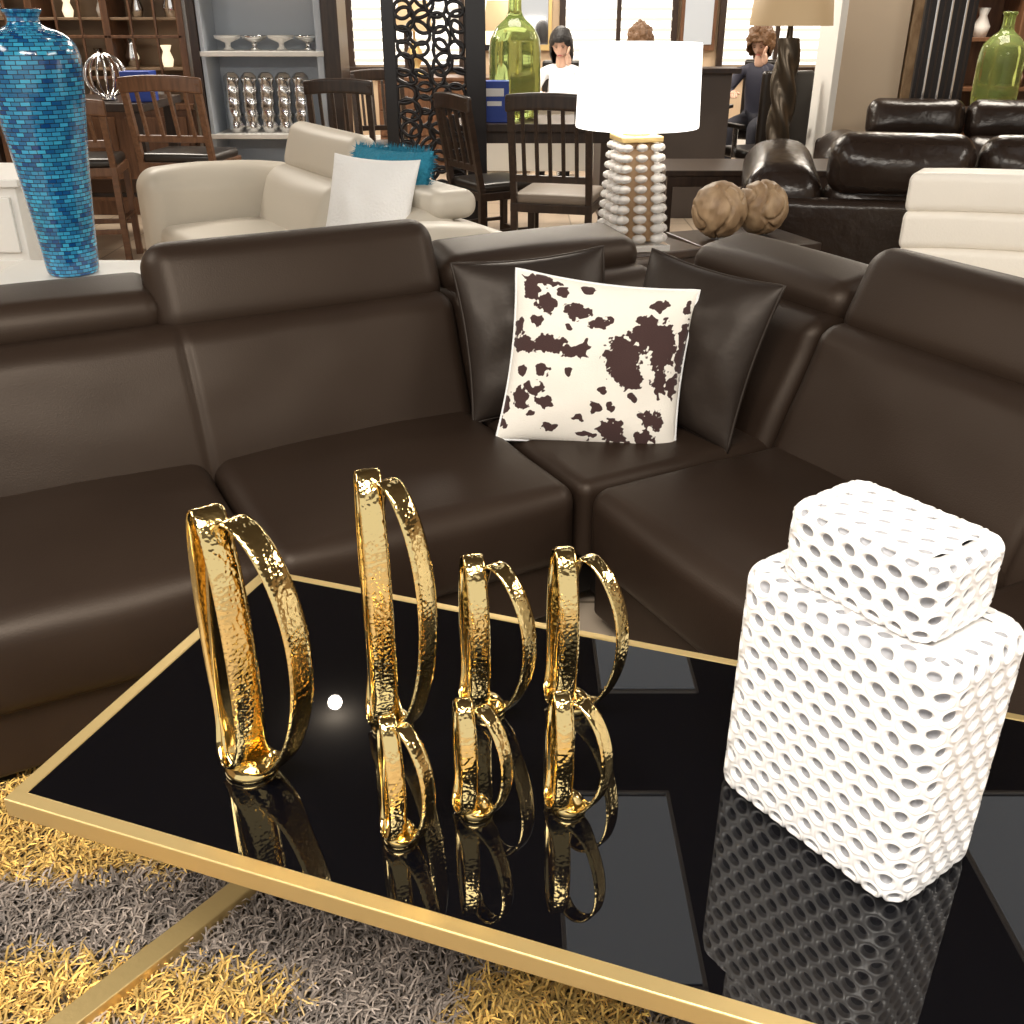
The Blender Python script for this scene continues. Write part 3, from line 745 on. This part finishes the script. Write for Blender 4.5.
for i in range(24):
    x=-cw/2+.1+i*(cw-.2)/23; z=(.82,1.07,1.41)[i%3]; mm_=[M_silver,M_whitep,M_warm,M_mirror][i%4]  # every fourth ware gets a painted warm glow
    s=random.uniform(.7,1.2)
    lathe(f'ware_{i}',[(0,0),(.04*s,0),(.055*s,.06*s),(.03*s,.13*s),(.05*s,.18*s),(.04*s,.18*s)],mm_,Cc,(x,-.02,z),seg=18)

# ------------------------------------------------------------ desks / office
De=empty('reception_desk',(1.15,8.15,0))
box('front_panel',(.95,.05,1.04),(0,-.2,.52),M_grey,De); box('side_panel',(.05,.66,1.04),(.45,.12,.52),M_grey,De); box('side_panel_l',(.05,.66,1.04),(-.45,.12,.52),M_grey,De)
box('ledge',(1.05,.3,.035),(0,-.15,1.06),M_dwood,De); box('work_top',(.86,.55,.03),(0,.16,.745),M_whitep,De)
De2=empty('office_desk',(.30,9.02,0)); box('top',(1.2,.62,.035),(0,0,.745),M_whitep,De2); box('modesty',(1.1,.02,.5),(0,-.2,.48),M_whitep,De2)
for sx in(-1,1): box('side',(.04,.58,.73),(sx*.56,0,.365),M_whitep,De2)
Mo=empty('computer_monitor',(.78,8.9,.7625),15); box('screen',(.44,.03,.28),(0,0,.27),M_black,Mo); box('stand',(.04,.04,.16),(0,.03,.09),M_black,Mo); box('stand_foot',(.2,.15,.012),(0,.02,.006),M_black,Mo)
Pp=empty('paper_sheet',(.43,8.85,.7626)); box('sheet',(.24,.012,.20),(0,0,.11),M_paper,Pp,rot=(R(-25),0,0)); box('sheet_flat',(.22,.30,.004),(0,.0,.004),M_paper,Pp)
def office_chair(name,loc,rz):
    P=empty(name,loc,rz)
    rbox('seat',(.48,.46,.08),(0,0,.45),M_seatb,P,r=.03); rbox('back',(.44,.06,.55),(0,.26,.78),M_seatb,P,r=.025,fn=lambda p:(p.x,p.y+.3*p.x*p.x*-1,p.z))
    bar('back_arm',(0,.20,.42),(0,.29,.62),.04,M_silver,P); lathe('column',[(0,.08),(.025,.08),(.025,.42),(0,.42)],M_silver,P,seg=16)
    for i in range(5):
        a=2*math.pi*i/5; bar(f'spoke_{i}',(0,0,.08),(.28*math.cos(a),.28*math.sin(a),.065),.03,M_silver,P)
        rbox(f'caster_{i}',(.05,.05,.05),(.27*math.cos(a),.27*math.sin(a),.026),M_black,P,r=.024,mm=1,k=3)
    for sx in (-1,1): box('armrest',(.05,.24,.03),(sx*.28,.02,.66),M_seatb,P); box('arm_post',(.03,.03,.22),(sx*.28,.04,.54),M_silver,P)
    return P
office_chair('office_chair',(1.98,8.25,0),200)
Fc=empty('filing_cabinet',(2.40,8.85,0)); box('body',(.42,.5,.74),(0,0,.37),M_black,Fc)
for q in range(3): box(f'drawer_{q}',(.38,.015,.21),(0,-.255,.13+q*.235),M_black,Fc); box(f'handle_{q}',(.14,.02,.015),(0,-.275,.15+q*.235),M_silver,Fc)
for q in range(3): box(f'paper_stack_{q}',(.2,.26,.04+.03*q),(-.08+.1*q,0,.76+.015*q),M_paper,Fc)

# ------------------------------------------------------------ people
def skin(name,verts,edges,rad,m,P,sub=2):
    me=bpy.data.meshes.new(name); me.from_pydata(verts,edges,[]); me.materials.append(m)
    o=bpy.data.objects.new(name,me); sc.collection.objects.link(o); o.parent=P
    md=o.modifiers.new('Skin','SKIN'); md.use_smooth_shade=True
    for i,r_ in enumerate(rad):
        sv=me.skin_vertices[0].data[i]; sv.radius=(r_,r_) if not isinstance(r_,tuple) else r_; sv.use_root=(i==0)
    s=o.modifiers.new('Sub','SUBSURF'); s.levels=sub; s.render_levels=sub
    return o
def person(name,loc,rz,shirt,hairm,tilt=15,curly=False,lean_hand=False):
    P=empty(name,loc,rz)
    eR=(.20,-.24,.80); wR=(.10,-.40,.82)
    eL=(-.22,-.26,.80); wL=(-.10,-.42,.82)
    if lean_hand: eR=(.17,-.28,.83); wR=(.09,-.20,1.03)
    v=[(0,.02,.52),(0,.02,.66),(0,-.01,.82),(0,-.04,.96),(0,-.055,1.04),
       (.09,-.04,.99),(.165,-.04,.965),eR,wR,(-.09,-.04,.99),(-.165,-.04,.965),eL,wL]
    e=[(0,1),(1,2),(2,3),(3,4),(3,5),(5,6),(6,7),(7,8),(3,9),(9,10),(10,11),(11,12)]
    skin('upper_body',v,e,[(.15,.12),(.125,.10),(.14,.105),(.12,.09),(.055,.055),.07,.058,.042,.030,.07,.058,.042,.030],shirt,P)
    v=[(0,.02,.55),(.09,-.0,.56),(.11,-.42,.55),(.11,-.40,.12),(.11,-.42,.05),(.11,-.54,.035),(-.09,-.0,.56),(-.11,-.42,.55),(-.11,-.40,.12),(-.11,-.42,.05),(-.11,-.54,.035)]
    e=[(0,1),(1,2),(2,3),(3,4),(4,5),(0,6),(6,7),(7,8),(8,9),(9,10)]
    skin('legs',v,e,[(.12,.09),.08,.062,.042,.045,.03,.08,.062,.042,.045,.03],M_pants,P)
    skin('neck',[(0,-.05,1.0),(0,-.06,1.06),(0,-.075,1.13)],[(0,1),(1,2)],[.055,.05,.05],M_skin,P)
    for tag,w_p,up in (('r',wR,lean_hand),('l',wL,False)):
        w_p=Vector(w_p); s=1 if tag=='r' else -1
        D=Vector((-.1*s,-.15,1)).normalized() if up else Vector((-.35*s,-.9,-.1)).normalized()
        Sd=Vector((s,0,0)) if not up else Vector((0,-1,0)); Sd=(Sd-D*Sd.dot(D)).normalized(); Nn=D.cross(Sd)*(.5)
        vv=[w_p,w_p+D*.045,w_p+D*.08]; ee=[(0,1),(1,2)]; rr=[.024,.028,.024]
        for fi,(o_,l_) in enumerate(((-.026,.06),(-.009,.075),(.009,.07),(.026,.055))):
            b0=len(vv); base=w_p+D*.085+Sd*o_
            vv+=[base,base+D*l_*.5+Nn*.01,base+D*l_*.9+Nn*.045]; ee+=[(2,b0),(b0,b0+1),(b0+1,b0+2)]; rr+=[.010,.009,.0075]
        b0=len(vv); vv+=[w_p+D*.03-Sd*.03,w_p+D*.06-Sd*.05,w_p+D*.085-Sd*.052]; ee+=[(1,b0),(b0,b0+1),(b0+1,b0+2)]; rr+=[.012,.010,.008]
        skin('hand_'+tag,[tuple(q) for q in vv],ee,rr,M_skin,P,1)
    H=empty('head',(0,-.085,1.20),0,P); H.rotation_euler=(R(tilt),0,0)
    bm=bmesh.new(); bmesh.ops.create_uvsphere(bm,u_segments=40,v_segments=28,radius=1)
    for q in bm.verts:
        x,y,z=q.co
        X=x*.075;Y=y*.093;Z=z*.115
        if z<0: X*=1-.32*z*z; Y*=1-.10*z*z
        if y<0:
            Y*=.93
            Y-=.020*math.exp(-((x/.16)**2+((z+.12)/.22)**2))
            Y-=.006*math.exp(-((x/.35)**2+((z+.48)/.10)**2))
            Y-=.008*math.exp(-((x/.3)**2+((z+.88)/.18)**2))
            for sx in (-1,1): Y+=.008*math.exp(-(((x-sx*.4)/.2)**2+((z-.08)/.14)**2))
        q.co=(X,Y,Z)
    me=bpy.data.meshes.new('face'); bm.to_mesh(me); bm.free(); me.materials.append(M_skin); me.polygons.foreach_set('use_smooth',[True]*len(me.polygons))
    o=bpy.data.objects.new('face',me); sc.collection.objects.link(o); o.parent=H
    for sx in (-1,1):
        rbox('eye',(.018,.006,.006),(sx*.031,-.077,.008),M_black,H,r=.0028,mm=1,k=2)
        rbox('brow',(.028,.005,.004),(sx*.031,-.083,.026),hairm,H,r=.0018,mm=1,k=1)
        rbox('ear',(.012,.03,.045),(sx*.076,.005,-.005),M_skin,H,r=.005,mm=1,k=2)
    rbox('mouth',(.034,.007,.008),(0,-.088,-.055),M_lip,H,r=.0032,mm=1,k=2)
    bm=bmesh.new(); bmesh.ops.create_uvsphere(bm,u_segments=48,v_segments=36,radius=1)
    dele=[]
    for q in bm.verts:
        x,y,z=q.co
        if y<-.25 and z<.42-.9*max(0,abs(x)-.3) and abs(x)<.80 : dele.append(q)
    bmesh.ops.delete(bm,geom=dele,context='VERTS')
    for q in bm.verts:
        x,y,z=q.co
        f=1+(.35 if curly else .0)*(.6+.8*noise.noise(Vector((x,y,z))*4))
        X=x*.088*f;Y=y*.106*f+.008;Z=z*.125*f+.006
        if not curly:
            X+=.01*noise.noise(Vector((x*3,y*3,z*3)))
            if z<0: Z*=1.0+1.1*(-z); X*=1+.30*(-z)
        q.co=(X,Y,Z)
    me=bpy.data.meshes.new('hair'); bm.to_mesh(me); bm.free(); me.materials.append(hairm); me.polygons.foreach_set('use_smooth',[True]*len(me.polygons))
    o=bpy.data.objects.new('hair',me); sc.collection.objects.link(o); o.parent=H
    so=o.modifiers.new('so','SOLIDIFY'); so.thickness=.012; so.offset=1
    return P
person('seated_woman',(.44,9.45,0),-12,M_shirtw,M_hairb,28,lean_hand=True)
office_chair('office_chair.001',(.44,9.50,0),-12)
person('seated_person',(1.14,9.60,0),180,M_shirtd,M_hairbr,5,curly=True)
office_chair('office_chair.002',(1.14,9.55,0),180)
person('seated_person.001',(2.22,9.6,0),-30,M_shirtd,M_hairbr,30,curly=True,lean_hand=True)
office_chair('office_chair.003',(2.22,9.65,0),-30)

# ------------------------------------------------------------ column / panels / right clutter
Co=empty('beige_column',(2.62,8.1,0)); box('shaft',(.46,.46,3.18),(0,0,1.59),M_beige,Co); box('wood_trim',(.09,.48,3.16),(.29,-.0,1.58),M_lwood,Co); box('plinth_block',(.52,.52,.18),(0,0,.09),M_whitep,Co); box('edge_trim',(.05,.48,3.16),(-.25,0,1.58),M_whitep,Co)
Cu=empty('dark_ornamental_panel',(3.02,7.6,0)); box('panel',(.36,.04,2.2),(0,0,1.1),M_black,Cu)
for q in range(7): box(f'stripe_{q}',(.018,.05,2.0),(-.15+q*.05,0,1.1),M_silver if q%2 else M_dwood,Cu)
Sh=empty('wall_shelving_unit',(4.6,9.2,0))
box('back',(2.4,.03,2.2),(0,.2,1.1),M_mwood,Sh)
for i in range(4): box(f'upright_{i}',(.05,.4,2.2),(-1.2+i*.8,0,1.1),M_mwood,Sh)
for q in range(6): box(f'shelf_{q}',(2.4,.38,.03),(0,0,.1+q*.38),M_mwood,Sh)
for i in range(12): lathe(f'ware_{i}',[(0,0),(.05,0),(.07,.08),(.03,.16),(.05,.22),(0,.22)],[M_silver,M_warm,M_whitep,M_red][i%4],Sh,(-1.05+i*.19,-.02,.495+.38*(i%3)),seg=16)  # some wares carry a painted glow
for i,x in enumerate((-5.6,-4.6,-3.6,-2.4,-.2,.25,2.1,4.3,5.4)):
    f=empty('framed_picture'+('' if i==0 else '.%03d'%i),(x,12.38,1.45)); box('frame',(.40,.04,.8),(0,0,0),[M_mwood,M_black,M_brass][i%3],f); box('art',(.32,.02,.68),(0,-.02,0),[M_greyblue,M_warm,M_mirror][i%3],f)  # some art panels glow by material, no lamp behind them
def dresser(name,loc,w,h,m):
    P=empty(name,loc); box('body',(w,.5,h-.06),(0,0,(h-.06)/2+.06),m,P); box('top',(w+.04,.54,.03),(0,0,h+.015),m,P)
    for c in range(3):
        for r_ in range(3):
            box(f'drawer_{c}_{r_}',(w/3-.03,.02,(h-.12)/3-.02),(-w/2+(c+.5)*w/3,-.255,.1+(r_+.5)*(h-.12)/3),m,P)
            box(f'pull_{c}_{r_}',(.08,.02,.015),(-w/2+(c+.5)*w/3,-.275,.1+(r_+.5)*(h-.12)/3),M_silver,P)
    for q in range(4): box(f'foot_{q}',(.06,.06,.06),((-1 if q%2 else 1)*(w/2-.05),(-1 if q//2 else 1)*.2,.03),m,P)
    return P
dresser('dresser',(-.55,10.6,0),1.5,.85,M_mwood)
dresser('dresser.001',(3.9,11.0,0),1.7,.85,M_dwood)
dresser('dresser.002',(-5.3,9.4,0),1.5,.9,M_mwood)
def simple_lamp(name,loc):
    P=empty(name,loc); lathe('base',[(0,0),(.08,0),(.07,.02),(.03,.05),(.07,.14),(.08,.2),(.03,.3),(.012,.33),(.012,.42),(0,.42)],M_brass,P,seg=24)
    lathe('shade',[(.19,.40),(.14,.66),(.137,.66),(.187,.40),(.19,.40)],M_gshade,P,seg=32); return P
simple_lamp('bedside_lamp',(-.95,10.6,.881)); simple_lamp('bedside_lamp.001',(-.1,10.6,.881)); simple_lamp('bedside_lamp.002',(3.4,11,.881)); simple_lamp('bedside_lamp.003',(4.3,11,.881))

# ------------------------------------------------------------ lights
def area(name,loc,rot,sx,sy,p,col=(1,1,1)):
    l=bpy.data.lights.new(name,'AREA'); l.shape='RECTANGLE'; l.size=sx; l.size_y=sy; l.energy=p; l.color=col
    o=bpy.data.objects.new(name,l); sc.collection.objects.link(o); o.location=loc; o.rotation_euler=rot; return o
area('added_fill_front',(-.5,-.6,3.15),(0,0,0),2.2,1.2,180,(1,.95,.87))  # added fill lamp behind the camera, no fixture known there
area('added_fill_left',(-3.6,2.0,3.15),(0,R(-25),0),1.2,2.4,120,(1,.93,.83))  # added side fill, out of view
area('added_fill_right',(3.8,2.2,3.15),(0,R(25),0),1.2,2.4,120,(1,.93,.83))  # added side fill, opposite the left one
for i,x in enumerate((-3.4,0,3.4)): area(f'added_fill_rear_{i}',(x,8.0,3.15),(0,0,0),1.4,1.4,140,(1,.91,.78))  # added lamps to brighten the background, kept out of the glass reflection
for i,x in enumerate((-3,0.5,4)): area(f'added_fill_far_{i}',(x,10.8,3.15),(0,0,0),1.4,1.0,100,(1,.91,.78))  # more added background fill, unseen
def pt(name,loc,p,r=.05,col=(1,.9,.75)):
    l=bpy.data.lights.new(name,'POINT'); l.energy=p; l.shadow_soft_size=r; l.color=col
    o=bpy.data.objects.new(name,l); sc.collection.objects.link(o); o.location=loc
pt('downlight_1',(-1.02,4.55,3.1),9,.040)
pt('added_point_2',(-.9,-.3,3.0),60,.05); pt('added_point_3',(1.2,-.2,3.0),60,.05)  # added unseen point lamps, put in for brightness and reflections in the gold
pt('lamp_bulb_light',(.435,3.66,1.24),6,.04)
w=bpy.data.worlds.new('world'); sc.world=w; w.use_nodes=True
w.node_tree.nodes['Background'].inputs[0].default_value=(1,.96,.9,1); w.node_tree.nodes['Background'].inputs[1].default_value=.9
